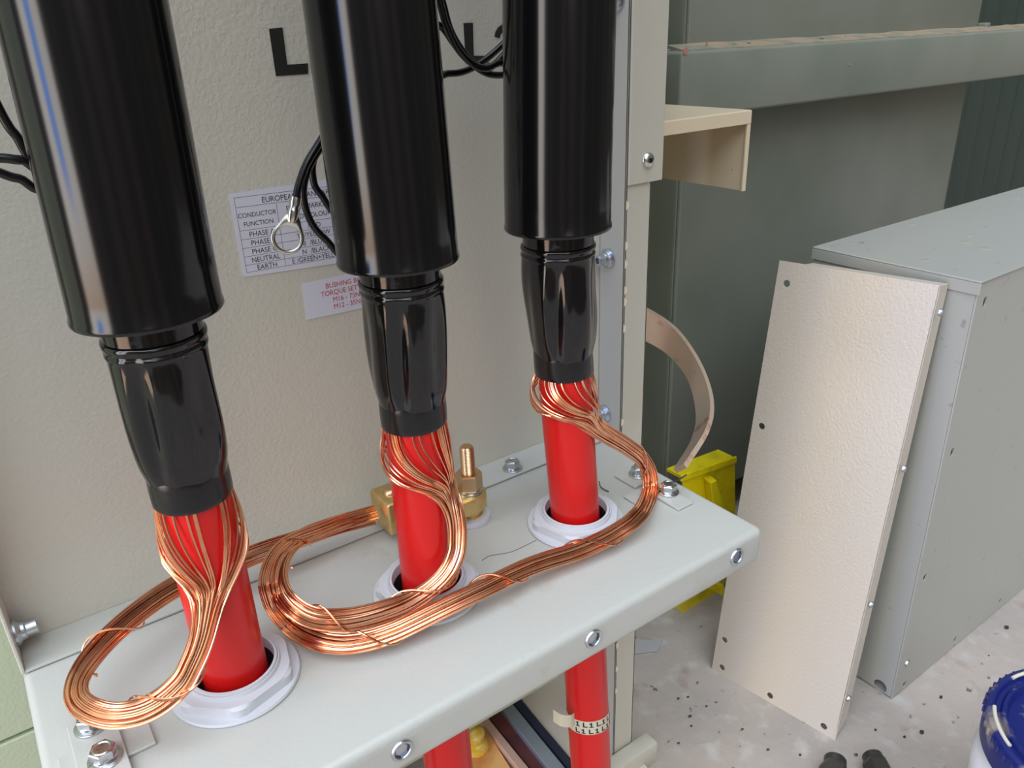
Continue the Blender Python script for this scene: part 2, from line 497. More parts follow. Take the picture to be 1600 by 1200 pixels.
def place(p, loc, axis, label, spin=0.0):
    c_ = copy_tree(p) if p.get('used') else p
    p['used'] = 1
    c_.location = loc
    c_.rotation_euler = (frame_z(axis) @ Matrix.Rotation(spin, 3, 'Z')).to_euler()
    c_['label'] = label
    return c_
PR = []
P_hex = proto(f_hexbolt, 'hex_bolt', '', 'bolt', 'hex bolts on the shelf'); PR.append(P_hex)
P_soc = proto(f_socket, 'socket_bolt', '', 'bolt', 'socket bolts through the panel flanges'); PR.append(P_soc)
P_riv = proto(f_rivnut, 'rivet_nut', '', 'rivet nut', 'rivet nuts along the shelf front'); PR.append(P_riv)
P_but = proto(f_button, 'button_screw', '', 'screw', None)
PR.append(P_but)

def onz(px_, py_, z): return at(px_, py_, 'z', z)
place(P_hex, onz(801, 732, .0027), (0, 0, 1), 'hex bolt with washer on the rear flange, between the middle and right cables', .2)
place(P_soc, (-0.0358, .4895, .0165), (1, 0, 0), 'zinc socket bolt sticking out of the left flange near the lower left corner')
place(P_soc, (0.4428, .4875, .161), (-1, 0, 0), 'zinc socket bolt on the right flange beside the upper part of the right boot')
place(P_soc, (0.4428, .4895, .014), (-1, 0, 0), 'zinc socket bolt on the right flange beside the wires of the right cable')
place(P_soc, (0.4428, .482, .358), (-1, 0, 0), 'socket bolt at the top frame edge, half hidden by the right sleeve')
place(P_but, at(1012, 250, 'y', YS - .0026), (0, -1, 0), 'dome head socket screw in the cover strip of the corner post')

# ------------------------------------------------------------------ shelf
XL, XRt, YFr, ZB = -0.038, 0.4245, 0.2945, -0.0295
shelf = thing('gland_shelf', 'pale grey folded steel shelf with three cable glands', 'shelf', ((XL + XRt) / 2, .38, ZB))
b = BM(); add_box(b, (XL, YFr, ZB), (XRt, .497, 0), .0050, 5)
# open underside
so = obj('shelf_plate', b, M_shelf)
b = BM(); add_box(b, (XL + .002, YFr + .002, ZB - .02), (XRt - .002, .495, -.002), .003, 2)
cut(so, b)
GL = [(0.0640, 0.386), (0.1930, 0.386), (0.3215, 0.386)]
for gx_, gy_ in GL:
    b = BM(); add_lathe(b, [(0, -.02), (.0262, -.02), (.0262, .02), (0, .02)], (gx_, gy_, 0), n=48); cut(so, b)
for px_, py_ in ((1150, 869), (926, 997), (627, 1171)):
    p = at(px_, py_, 'y', YFr); b = BM(); add_lathe(b, [(0, -.01), (.0054, -.01), (.0054, .01), (0, .01)], p, (0, 1, 0), n=24); cut(so, b)
for v in so.data.vertices: v.co -= shelf.location
so.parent = shelf
so.data.materials.clear(); so.data.materials.append(M_shelf)
smoothmesh(so); so.data.set_sharp_from_angle(angle=math.radians(35))
for (px_, py_), l in zip(((1150, 869), (926, 997), (627, 1171)), ('rivet nut at the right end of the shelf front edge', 'rivet nut in the shelf front edge above the cable with the marker tape', 'rivet nut in the shelf front edge nearest the bottom frame edge')):
    place(P_riv, at(px_, py_, 'y', YFr) + V(0, -.0002, 0), (0, -1, 0), l)

M_dirt = mat('dirt_line', srgb(96, 86, 74), .7)
for pl in ([(716, 846), (722, 853), (727, 857)], [(753, 876), (764, 869), (780, 866), (800, 862), (822, 852), (838, 844)]):
    b = BM(); add_tube(b, catmull([at(x_, y_, 'z', .0001) for x_, y_ in pl], 4), .00028, 5)
    obj('dirt_line', b, M_dirt, shelf)

# earthing strips, bolts at both ends of the shelf
def strip_thing(label, polys, z=0.0006, th=.002):
    t_ = thing('earth_tab', label, 'bracket', Vector(polys[0][0]))
    for i, poly in enumerate(polys):
        b = BM(); add_prism(b, [V(p[0], p[1], p[2]) for p in poly], (0, 0, th), .0004)
        obj('plate', b, M_shelf, t_)
    return t_
def rect(x0, x1, y0, y1, z): return [(x0, y0, z), (x1, y0, z), (x1, y1, z), (x0, y1, z)]
# left: strip running along Y over a tab running along X
strip_thing('grey steel strip under two hex bolts at the lower left of the shelf', [rect(-.0225, .0005, .335, .404, .0024)])
strip_thing('grey steel tab lying crosswise beneath the strip at the lower left of the shelf', [rect(-.030, .0145, .3655, .386, .0003)], th=.002)
place(P_hex, (-.0115, .3960, .0046), (0, 0, 1), 'hex bolt under the left copper wire loop, rear one of two on the strip', .4)
place(P_hex, (-.0095, .3680, .0046), (0, 0, 1), 'hex bolt cut by the bottom frame edge at the lower left', .1)
# right
strip_thing('grey steel tab under the hex bolt hidden by the right copper loop', [rect(.388, .4135, .392, .416, .0003)])
strip_thing('grey steel tab peeking out from under the right copper loop', [rect(.372, .392, .371, .388, .0003)])
strip_thing('grey steel tab under the hex bolt at the right edge of the shelf', [rect(.3915, .4075, .348, .378, .0003)])
place(P_hex, (.4040, .4040, .0024), (0, 0, 1), 'hex bolt partly hidden by the right copper wire loop', .3)
place(P_hex, (.4030, .3700, .0024), (0, 0, 1), 'hex bolt at the right edge of the shelf beside the copper strap', .15)

# ------------------------------------------------------------------ cable glands
GLAB = ['white nylon cable gland around the left red cable, largest in view', 'white nylon cable gland around the middle red cable', 'white nylon cable gland around the right red cable']
def make_gland():
    t_ = thing('cable_gland', '', 'cable gland', (0, 0, 0), 'cable glands on the shelf')
    b = BM(); add_lathe(b, [(.0265, .0), (.0360, .0), (.0366, .0012), (.0360, .0026), (.0265, .0026), (.0265, 0)], n=64); obj('washer_flange', b, M_gland, t_, True)
    b = BM()
    # hexagonal nut with rounded, chamfered corners
    def hexr(a):
        k = (a + PI / 6) % (PI / 3) - PI / 6
        return min(.0305 / math.cos(k), .0340)
    n = 96
    def ring(h, s, lim=9): return [b.verts.new((min(hexr(2 * PI * j / n + .35) * s, lim) * math.cos(2 * PI * j / n), min(hexr(2 * PI * j / n + .35) * s, lim) * math.sin(2 * PI * j / n), h)) for j in range(n)]
    def circ(h, r): return [b.verts.new((r * math.cos(2 * PI * j / n), r * math.sin(2 * PI * j / n), h)) for j in range(n)]
    rs = [circ(.0026, .0262), ring(.0026, 1), ring(.0078, 1), ring(.0092, 1, .0318), circ(.0094, .0275), circ(.0094, .0262)]
    for A, B in zip(rs, rs[1:] + rs[:1]):
        for j in range(n): b.faces.new((A[j], A[(j + 1) % n], B[(j + 1) % n], B[j]))
    obj('hex_nut', b, M_gland, t_, 25)
    b = BM(); add_lathe(b, [(.0262, -.022), (.0262, .0108), (.0258, .0118), (.0252, .0118), (.0250, .0112), (.0246, .0128), (.0232, .0130), (.0228, .0122), (.0228, -.022), (.0262, -.022)], n=64)
    obj('threaded_sleeve', b, M_gland, t_, True)
    b = BM(); add_lathe(b, [(.02275, .006), (.0226, .006), (.0222, -.026), (.02275, -.026), (.02275, .006)], n=48); o = obj('bore_shade', b, M_darkin, t_, True)  # lining whose dark colour stands in for the shade inside the gland
    return t_
g0 = make_gland()
for i, (gx_, gy_) in enumerate(GL):
    g = g0 if i == 0 else copy_tree(g0)
    g.location = (gx_, gy_, 0.0002); g.rotation_euler = (0, 0, (0.12, .45, .62)[i]); g['label'] = GLAB[i]

# ------------------------------------------------------------------ power cables
CAB = [
    dict(ax=[V(.066, .386, .60), V(.066, .386, .356), V(.063, .386, .226), V(.0640, .386, .13), V(.0640, .386, 0), V(.070, .388, -.12), V(.086, .388, -.43)]),
    dict(ax=[V(.191, .386, .60), V(.193, .386, .356), V(.195, .386, .226), V(.195, .386, .13), V(.1945, .386, 0), V(.196, .388, -.12), V(.199, .388, -.43)]),
    dict(ax=[V(.315, .386, .60), V(.311, .386, .356), V(.307, .386, .226), V(.311, .386, .13), V(.3215, .386, 0), V(.330, .388, -.10), V(.350, .390, -.43)]),
]
def axis_at(ax, z):
    for a, b_ in zip(ax, ax[1:]):
        if a.z >= z >= b_.z: return a.lerp(b_, (a.z - z) / (a.z - b_.z))
    return ax[-1].copy()
def smooth_axis(ax, z):
    s = V(0, 0, 0); n = 0
    for d in (-.03, -.015, 0, .015, .03):
        q = axis_at(ax, min(max(z + d, ax[-1].z), ax[0].z)); s += V(q.x, q.y, 0); n += 1
    s /= n; return V(s.x, s.y, z)
def ring_body(bm, ax, prof, n=64, fn=None, close=True):
    rings = []
    for k, (r, z) in enumerate(prof):
        c_ = smooth_axis(ax, z); ring = []
        for j in range(n):
            a = 2 * PI * j / n
            rr = r * (fn(a, z) if fn else 1)
            ring.append(bm.verts.new(c_ + V(rr * math.cos(a), rr * math.sin(a), 0)))
        rings.append(ring)
    for A, B in zip(rings, rings[1:]):
        for j in range(n): bm.faces.new((A[j], A[(j + 1) % n], B[(j + 1) % n], B[j]))
    if close:
        bm.faces.new(rings[0]); bm.faces.new(rings[-1][::-1])
CLAB = ['red power cable under the leftmost black sleeve, passing through the left gland',
        'red power cable under the middle black sleeve, passing through the middle gland',
        'red power cable under the rightmost black sleeve, with marker tape below the shelf']
def lump(seed):
    rnd = random.Random(seed)
    comp = [(rnd.choice((1, 2, 3)), rnd.uniform(0, 6.28), rnd.uniform(25, 70), rnd.uniform(0, 6.28), rnd.uniform(.010, .022)) for _ in range(6)]
    # creases running down the boot: angle, width, depth
    cre = [(-2.25 + rnd.uniform(-.15, .15), .15, .095), (-1.2 + rnd.uniform(-.3, .3), .22, .05), (-.3, .25, .06), (2.9, .25, .06)]
    def f(a, z):
        u = (z - .128) / .09
        env = max(0, math.sin(max(0, min(1, (u - .10) / .9)) * PI))
        s = sum(A * math.sin(n_ * a + p + kz * (z - .17) + q) for n_, p, kz, q, A in comp) * env
        for c_, w, dpt in cre:
            d = (a - (c_ + .9 * (z - .17) / .09 * .25) + PI) % (2 * PI) - PI
            s -= dpt * env * math.exp(-(d / w) ** 2)
            s += dpt * .55 * env * math.exp(-((abs(d) - 2 * w) / w) ** 2)
        return 1 + s
    return f
for i, cb in enumerate(CAB):
    ax = cb['ax']
    t_ = thing('power_cable', CLAB[i], 'cable', axis_at(ax, ZF), 'three parallel power cables')
    b = BM(); ring_body(b, ax, [(.0181, z) for z in (ZF, -.3, -.2, -.1, -.05, 0, .03, .06, .09, .12, .15, .19)], 64)
    o = obj('red_sheath', b, M_red, t_, 40)
    # heat shrink boot
    b = BM()
    prof = [(.0192, .134), (.0196, .140), (.0206, .1450), (.0216, .150), (.0222, .157), (.0226, .165), (.0229, .175), (.0231, .185), (.0232, .195), (.0232, .203), (.0232, .2075),
            (.0233, .2085), (.0238, .2095), (.0236, .2108), (.0232, .2112), (.0232, .2125), (.0239, .2135), (.0240, .2150), (.0236, .2162), (.0226, .2166), (.0226, .232)]
    # refine
    pr = []
    for (r0, z0), (r1, z1) in zip(prof, prof[1:]):
        k_ = max(1, int((z1 - z0) / .0025))
        for q in range(k_): pr.append((r0 + (r1 - r0) * q / k_, z0 + (z1 - z0) * q / k_))
    pr.append(prof[-1])
    ring_body(b, ax, pr, 128, lump(11 + i * 5))
    obj('heat_shrink_boot', b, M_boot, t_, 60)
    b = BM()
    prof = [(.0184, .1262), (.0196, .1262), (.0199, .1268), (.0200, .134), (.0198, .1425), (.0194, .1440), (.0184, .1440)]
    fc = lambda a, z: 1 + .012 * math.sin(2 * a + i) + .010 * abs(math.sin(4 * a + z * 40))
    pr = []
    for (r0, z0), (r1, z1) in zip(prof, prof[1:]):
        for q in range(3): pr.append((r0 + (r1 - r0) * q / 3, z0 + (z1 - z0) * q / 3))
    pr.append(prof[-1])
    ring_body(b, ax, pr, 96, fc)
    obj('tape_cuff', b, M_cuff, t_, 45)
    # big termination sleeve
    b = BM()
    prof = [(.0300, .262), (.0318, .2275), (.0322, .2262), (.0334, .2262), (.0339, .2270), (.0338, .2285), (.0333, .2300), (.0332, .24), (.0330, .26), (.0327, .30), (.0323, .356), (.0320, .42), (.0318, .52), (.0318, .595), (.030, .597)]
    ring_body(b, ax, prof, 96, None, True)
    obj('termination_sleeve', b, M_black, t_, 50)
    b = BM(); ring_body(b, ax, [(.0226, .2166), (.0226, .262)], 64)
    obj('inner_collar', b, M_boot, t_, True)
    cb['t'] = t_
    if i == 2:      # printed marker tape below the shelf
        b = BM()
        zc_ = lambda a: -.208 + .0045 * math.cos(a + 2.2)
        ringsA = []
        n = 64
        for r, dz in ((.0183, -.0078), (.0187, -.0078), (.0187, .0078), (.0183, .0078)):
            ring = []
            for j in range(n):
                a = 2 * PI * j / n; z = zc_(a) + dz
                c_ = smooth_axis(ax, z); ring.append(b.verts.new(c_ + V(r * math.cos(a), r * math.sin(a), 0)))
            ringsA.append(ring)
        for A, B in zip(ringsA, ringsA[1:] + ringsA[:1]):
            for j in range(n): b.faces.new((A[j], A[(j + 1) % n], B[(j + 1) % n], B[j]))
        # loose tail
        cc = smooth_axis(ax, -.2)
        tail = [cc + V(-.0183, -.004, .003), cc + V(-.024, -.006, .006), cc + V(-.032, -.004, .010), cc + V(-.036, .002, .013)]
        tail = catmull(tail, 4)
        va = [b.verts.new(p + V(0, 0, -.0068)) for p in tail]; vb = [b.verts.new(p + V(0, 0, .0068)) for p in tail]
        va2 = [b.verts.new(p + V(0, .0005, -.0068)) for p in tail]; vb2 = [b.verts.new(p + V(0, .0005, .0068)) for p in tail]
        for k_ in range(len(tail) - 1):
            b.faces.new((va[k_], va[k_ + 1], vb[k_ + 1], vb[k_])); b.faces.new((va2[k_ + 1], va2[k_], vb2[k_], vb2[k_ + 1]))
            b.faces.new((vb[k_], vb[k_ + 1], vb2[k_ + 1], vb2[k_])); b.faces.new((va[k_ + 1], va[k_], va2[k_], va2[k_ + 1]))
        tp = obj('marker_tape', b, M_tagwhite, t_, 40)
        # L1 L1 L1 printing wrapped on the tape, in two rows
        b = BM()
        def bar(a0, a1, z0, z1):
            vs = []
            for r in (.01872, .01885):
                for (a, dz) in ((a0, z0), (a1, z0), (a1, z1), (a0, z1)):
                    z = zc_(a) + dz; c_ = smooth_axis(ax, z); vs.append(b.verts.new(c_ + V(r * math.cos(a), r * math.sin(a), 0)))
            b.faces.new(vs[4:]); b.faces.new(vs[:4][::-1])
            for q in range(4): b.faces.new((vs[q], vs[(q + 1) % 4], vs[4 + (q + 1) % 4], vs[4 + q]))
        for row, (zz, sh) in enumerate(((.0010, 0), (-.0068, .26))):
            a = -PI + sh
            while a < 0.3:
                w = .065
                bar(a, a + w, zz, zz + .0056); bar(a + w, a + .22, zz, zz + .0012)            # L
                bar(a + .36, a + .36 + w, zz, zz + .0056); bar(a + .30, a + .36, zz + .0036, zz + .0048); bar(a + .29, a + .36, zz, zz + .0010); bar(a + .36 + w, a + .49, zz, zz + .0010)  # 1
                a += .64
        obj('printed_mark', b, M_ink, tp)

# ------------------------------------------------------------------ copper screen wires
def bundle(idx, name_label, ring_z, conv_ang, conv_z, spread_z, path, widths, shift=0.0, gaps=(), bulge_r=.0012, nw=34, wr=.00062, thick=.0048, seed=1, N=V(-.35, -.65, .67), binds=()):
    """wires leave the cuff all round the cable, close up at conv and run on along path as a flat bundle"""
    rnd = random.Random(seed)
    ax = CAB[idx]['ax']
    t_ = thing('copper_wire_bundle', name_label, 'copper wires', smooth_axis(ax, conv_z), 'bundles of bare copper screen wires')
    N = N.normalized()
    center = resample(catmull(path, 10), 90)
    T = [(center[min(i + 1, 89)] - center[max(i - 1, 0)]).normalized() for i in range(90)]
    W = []
    for tt in T:
        w = tt.cross(N)
        if w.length < .2 and W: w = W[-1].copy()
        w = w.normalized()
        if W and w.dot(W[-1]) < 0: w = -w
        W.append(w)
    for _ in range(6):
        W = [(W[max(i - 1, 0)] + W[i] * 2 + W[min(i + 1, 89)]).normalized() for i in range(90)]
    Th = [T[i].cross(W[i]).normalized() for i in range(90)]
    cols = (nw + 3) // 4
    slots = []
    for k in range(nw):
        slots.append(((k // 4 + .5) / cols * 2 - 1 + rnd.uniform(-.05, .05), ((k % 4) + .5) / 4 * 2 - 1))
    # start angles, sorted so that neighbours stay neighbours
    angs = []
    for k in range(nw):
        a = -PI + 2 * PI * (k + .5) / nw + rnd.uniform(-.05, .05)
        # the wires lie in loose groups
        a += .23 * math.sin(a * 4 + seed)
        for gc, gw in gaps:
            d_ = (a - gc + PI) % (2 * PI) - PI
            if abs(d_) < gw: a = gc + math.copysign(gw + .25 * abs(d_), d_)
        angs.append(a)
    rel = sorted([(((a - conv_ang + PI + shift) % (2 * PI)) - PI - shift) for a in angs])
    # which side of the bundle does +angle go to? tangent of +angle at conv
    tang = V(-math.sin(conv_ang), math.cos(conv_ang), 0)
    sgn = 1 if tang.dot(W[0]) > 0 else -1
    slots.sort(key=lambda s: s[0] * sgn)
    wd0 = widths[0]
    def wid(i):
        u = i / 89 * (len(widths) - 1); j = min(int(u), len(widths) - 2)
        return widths[j] + (widths[j + 1] - widths[j]) * (u - j)
    for k in range(nw):
        ra = rel[k]; su, sv = slots[k]
        ph = rnd.uniform(0, 6.28); fr = rnd.uniform(1.0, 2.2); am = rnd.uniform(.03, .12)
        pts = []
        c0_ = center[0] + W[0] * su * wid(0) / 2 + Th[0] * sv * thick / 2
        # phase A: down the cable surface
        ea = abs(ra) / PI
        zend = conv_z + spread_z * ea
        nA = 12
        RR = .0181 + wr + rnd.uniform(0, .0006)
        a_end = su * sgn * wid(0) / 2 / RR
        for q in range(nA):
            s = q / nA
            z = ring_z + (conv_z - ring_z) * s
            e = s ** (1.25 + .55 * max(0, ea - .3))
            e = e * e * (3 - 2 * e) * .55 + e * .45
            rel_a = ra * (1 - e) + a_end * e
            a = conv_ang + rel_a
            bulge = bulge_r * math.sin(PI * s) * (1 + ea)
            r = RR + bulge + (.0010 * s * (1 + sv))
            c_ = smooth_axis(ax, z)
            pts.append(c_ + V(r * math.cos(a), r * math.sin(a), 0))
        # phase B: along the bundle, with a slow twist
        for i in range(2, 90, 2):
            tw = .35 * math.sin(i / 89 * 5 + seed)
            uu = su + am * math.sin(fr * i / 89 * 6 + ph)
            vv = sv + .6 * am * math.cos(fr * i / 89 * 7 + ph)
            w2 = wid(i) / 2
            uo = uu * w2; vo = vv * thick / 2 * (1 - .35 * su * su)
            cu, sn = math.cos(tw), math.sin(tw)
            pts.append(center[i] + W[i] * (uo * cu - vo * sn) + Th[i] * (uo * sn * .5 + vo * cu))
        # relax the joint between the two phases
        for _ in range(3):
            for q in range(nA - 3, nA + 5): pts[q] = (pts[q - 1] + pts[q] * 2 + pts[q + 1]) / 4
        dense = catmull(pts, 3)
        b = BM(); add_tube(b, dense, wr, 6)
        obj('wire', b, M_cu, t_, True)
    for (s0, s1, turns, ph0) in binds:
        b = BM(); pts = []
        i0, i1 = s0 * 89, s1 * 89
        m_ = int(26 * turns) + 8
        for q in range(m_):
            u = q / (m_ - 1); x = i0 + (i1 - i0) * u; i = min(int(x), 88); f = x - i
            c_ = center[i].lerp(center[i + 1], f); w_ = W[i]; h_ = Th[i]
            a = ph0 + u * turns * 2 * PI
            r1 = wid(i) / 2 + .0012; r2 = thick / 2 + .0016
            pts.append(c_ + w_ * math.cos(a) * r1 + h_ * math.sin(a) * r2)
        add_tube(b, catmull(pts, 3), wr, 6)
        o = obj('binding_wire', b, M_cu, t_, True); o['label'] = 'single copper wire wound round the bundle'
    return t_

Y0 = .386
# left cable: down its front, loop to the left, back behind the cable to the clamp
path1 = [at(322, 925, 'y', .3645), at(322, 975, 'y', .362), at(305, 1035, 'y', .357), at(268, 1082, 'y', .355), at(222, 1110, 'y', .358),
         at(170, 1116, 'y', .368), at(126, 1096, 'y', .386), at(124, 1060, 'y', .402), at(158, 1010, 'y', .420), at(212, 960, 'y', .436),
         at(278, 915, 'y', .449), at(345, 888, 'y', .456), at(410, 862, 'y', .460), at(470, 842, 'y', .462), at(530, 822, 'y', .463), at(592, 806, 'y', .463)]
bundle(0, 'copper wire bundle from the left cable, looping out to the lower left', .1275, -1.75, .073, .02, path1,
       [.013, .012, .013, .015, .015, .014, .014, .013, .012, .011], seed=3, gaps=((-1.45, .33),), binds=((.08, .24, 1.0, 1.2), (.36, .52, 1.2, .3), (.58, .74, 1.0, 2.0)))
path2 = [at(700, 765, 'y', .3655), at(714, 810, 'y', .362), at(715, 850, 'y', .360), at(698, 895, 'y', .358), at(655, 932, 'y', .3565), at(600, 955, 'y', .357), at(540, 968, 'y', .361), at(485, 964, 'y', .368),
         at(447, 935, 'y', .382), at(436, 898, 'y', .400), at(448, 862, 'y', .420), at(478, 838, 'y', .440), at(530, 818, 'y', .455), at(592, 798, 'y', .4625)]
bundle(1, 'copper wire bundle from the middle cable, crossing in front of its gland and looping left', .1275, -.85, .078, .02, path2,
       [.0115, .0125, .012, .013, .0125, .012, .012, .012, .011, .010], seed=8, shift=.8, gaps=((-1.75, .16), (-.75, .22)), binds=((.12, .34, 1.1, .8), (.38, .52, 1.0, 2.2), (.62, .76, 1.0, .2)))
path3 = [at(908, 664, 'y', .3680), at(930, 672, 'y', .3685), at(955, 684, 'y', .372), at(985, 700, 'y', .378), at(1010, 728, 'y', .383), at(1017, 762, 'y', .381), at(1000, 803, 'z', .016), at(960, 834, 'z', .014), at(905, 860, 'z', .013),
         at(830, 884, 'z', .0165), at(750, 921, 'z', .0185), at(680, 955, 'z', .0175), at(610, 988, 'z', .0145), at(545, 1004, 'z', .013), at(490, 996, 'z', .014),
         at(447, 968, 'z', .015), at(422, 925, 'y', .388), at(426, 882, 'y', .408), at(452, 850, 'y', .428), at(498, 830, 'y', .445), at(545, 812, 'y', .458), at(592, 800, 'y', .4635)]
bundle(2, 'copper wire bundle from the right cable, looping right then sweeping left past both glands', .1275, -.80, .090, .02, path3,
       [.015, .0135, .012, .0125, .0125, .0125, .0125, .0125, .0125, .013, .012, .012, .011, .010], seed=14, shift=1.35, gaps=((-1.35, .22),), bulge_r=.0022, binds=((.13, .22, .8, 3.6), (.30, .42, 1.2, .5), (.44, .53, 1.0, 1.5), (.60, .68, 1.0, 2.6)))

# ------------------------------------------------------------------ brass earth terminal
SX, SY = .2625, .4400
br = thing('earth_terminal', 'brass earthing terminal with threaded stud and clamp block behind the middle cable', 'terminal', (SX, SY, .0))
b = BM(); add_lathe(b, [(0, .0002), (.0145, .0002), (.0148, .002), (.0145, .0045), (0, .0045)], (SX, SY, 0), n=40); o = obj('insulating_washer', b, M_gland, br, True); o['label'] = 'white plastic washer'
b = BM(); add_lathe(b, [(0, .0045), (.0092, .0045), (.0092, .0060), (.0082, .0062), (.0082, .0120), (0, .0120)], (SX, SY, 0), n=32); obj('spacer', b, M_brass, br, 30)
b = BM()
poly = [V(.205, .432, .0120), V(.258, .4275, .0120)]
for k in range(9):
    a = -PI / 2 + k * PI / 8
    poly.append(V(SX + .0128 * math.cos(a), SY + .0128 * math.sin(a), .0120))
poly += [V(.205, .4528, .0120)]
poly[1] = V(.250, .4275, .0120)
add_prism(b, poly, (0, 0, .0125), .001, 2); obj('connecting_bar', b, M_brass, br, 30)
b = BM(); 
p0 = at(612, 822, 'y', .452)
bx0, bx1 = .1985, .2190
add_box(b, (bx0, .4480, .0065), (bx1, .4780, .0330), .0022, 3)
cl = obj('clamp_block', b, M_brass, br, 35)
b = BM(); add_lathe(b, [(0, 0), (.0060, 0), (.0060, .0008), (.0050, .0026), (.003, .0034), (0, .0036)], (.2095, .4640, .0330), n=28); obj('clamp_screw', b, M_bronze, br, True)
b = BM(); add_lathe(b, [(0, .0245), (.0098, .0245), (.0098, .0262), (.0088, .0266), (.0088, .0280), (0, .0280)], (SX, SY, 0), n=32); obj('washer', b, M_steel, br, True)
b = BM(); add_lathe(b, [(0, .0280), (.0098, .0280), (.0102, .0290), (.0102, .0400), (.0096, .0412), (0, .0412)], (SX, SY, 0), n=6, ang0=.5); obj('hex_nut', b, M_bronze, br)
b = BM()
prof = [(0, .006)]; z = .0062; k = 0
prof.append((.0050, z))
while z < .0615:
    prof.append((.0054, z)); prof.append((.0049, z + .0006)); z += .0012
prof += [(.0048, .0622), (.0042, .0630), (0, .0630)]
add_lathe(b, prof, (SX, SY, 0), n=28); obj('threaded_stud', b, M_bronze, br, 50)

# ------------------------------------------------------------------ copper strap at the right
inn = [(985, 528), (1008, 533), (1045, 556), (1075, 595), (1087, 648), (1079, 688), (1052, 733)]
mid = [(985, 480), (1012, 486), (1056, 517), (1092, 570), (1109, 622), (1103, 668), (1068, 725)]
ys = [.512, .506, .492, .472, .452, .430, .396]
I = []; O = []
for (a_, b_, y_) in zip(inn, mid, ys):
    I.append(at(*a_, 'y', y_ + .006)); O.append(at(*b_, 'y', y_ - .006))
I = catmull(I, 8); O = catmull(O, 8)
b = BM(); vi = []
for k, (p, q) in enumerate(zip(I, O)):
    tt = (O[min(k + 1, len(O) - 1)] - O[max(k - 1, 0)]).normalized()
    nn = tt.cross(q - p).normalized()
    if nn.dot(q - CAMPOS) < 0: nn = -nn
    out = nn * .0045
    vi.append([b.verts.new(v) for v in (p, q, q + out, p + out)])
for A, B in zip(vi, vi[1:]):
    for j in range(4): b.faces.new((A[j], A[(j + 1) % 4], B[(j + 1) % 4], B[j]))
b.faces.new(vi[0]); b.faces.new(vi[-1][::-1])
bmesh.ops.recalc_face_normals(b, faces=b.faces)
o = obj('copper_strap', b, M_cubar, None, 35)
tag(o, 'wide flat tarnished copper strap curving from behind the corner post to the shelf edge', 'copper strap')
M_thin = M_iron
b = BM(); add_tube(b, catmull([at(1030, 768, 'z', .004), at(1042, 758, 'z', .005), at(1063, 748, 'z', .004), at(1072, 742, 'z', -.004)], 5), .0008, 6)
tag(obj('thin_wire', b, M_iron, None, True), 'short dark wire at the shelf edge between the copper strap and a bolt', 'wire')
b = BM(); add_tube(b, catmull([at(936, 752, 'z', .006), at(938, 760, 'z', .003), at(944, 765, 'z', .001), at(951, 768, 'z', .0009)], 5), .0005, 6)
tag(obj('wire_offcut', b, M_iron, None, True), 'tiny black wire offcut standing on the shelf behind the right gland', 'wire')

# ------------------------------------------------------------------ labels
def sticker(name, label, corners, border=None):
    pts = [at(x, y, 'y', YP - .0002) for x, y in corners]
    t_ = thing(name, label, 'label', pts[0])
    b = BM(); add_prism(b, pts, (0, -.00025, 0)); obj('label_face', b, M_label, t_)
    return t_, pts
def text_bm(txt, size, org, ux, uz, align='LEFT', bold=.0):
    cu = bpy.data.curves.new('t', 'FONT'); cu.body = txt; cu.size = 1; cu.align_x = align; cu.fill_mode = 'FRONT'; cu.offset = bold; cu.resolution_u = 3
    o = bpy.data.objects.new('t', cu); COL.objects.link(o)
    bpy.context.view_layer.update()
    me = bpy.data.meshes.new_from_object(o.evaluated_get(bpy.context.evaluated_depsgraph_get()))
    b = BM(); b.from_mesh(me)
    bpy.data.objects.remove(o); bpy.data.curves.remove(cu)
    for v in b.verts: v.co = org + ux * v.co.x * size * .92 + uz * v.co.y * size
    return b
def merge(bm, other):
    me = bpy.data.meshes.new('m'); other.to_mesh(me); other.free(); bm.from_mesh(me); bpy.data.meshes.remove(me)
def flat_text(bm, lines, org, ux, uz):
    for txt, x, y, s, al in lines:
        merge(bm, text_bm(txt, s, org + ux * x + uz * y, ux, uz, al, 0.0))
Yl = YP - .00052
t_, pts = sticker('standards_label', 'white conductor phase colour table label, partly behind the ring lug and middle sleeve', [(357, 303), (380, 433), (560, 406.5), (545, 275)])
tl = at(357, 303, 'y', Yl); bl = at(380, 433, 'y', Yl); tr = at(508, 285, 'y', Yl)
uz = (tl - bl).normalized(); ux = (tr - tl).normalized(); H = (tl - bl).length; W_ = (tr - tl).length
b = BM()
def hline(x0, y0, x1, y1, w=.00022):
    a = tl + ux * x0 - uz * y0; c_ = tl + ux * x1 - uz * y1
    d = (c_ - a).normalized(); n_ = V(-d.z, 0, d.x) * w / 2
    vs = [b.verts.new(p) for p in (a - n_, c_ - n_, c_ + n_, a + n_)]; b.faces.new(vs)
LW = .078
m1 = .0028; x1 = m1; x2 = LW - m1
rows = [.0028, .0088, .0232, .0288, .0342, .0396, .0450, H - .0022]
rows = [r_ * (H / .0520) for r_ in rows[:-1]] + [H - .0024]
for r_ in rows: hline(x1, r_, x2, r_)
hline(x1, rows[0], x1, rows[-1]); hline(x2, rows[0], x2, rows[-1]); hline(.0285, rows[1], .0285, rows[-1])
obj('table_rule', b, M_ink, t_)
b = BM()
c1 = .0155; c2 = .0520
def cell(txt, x, r0, r1, f=.5, s=.0046, al='CENTER'):
    y = -(rows[r0] + (rows[r1] - rows[r0]) * f) - s * .36
    flat_text(b, [(txt, x, y, s, al)], tl, ux, uz)
cell('EUROPEAN STANDARD', .0440, 0, 1, .52, .0050)
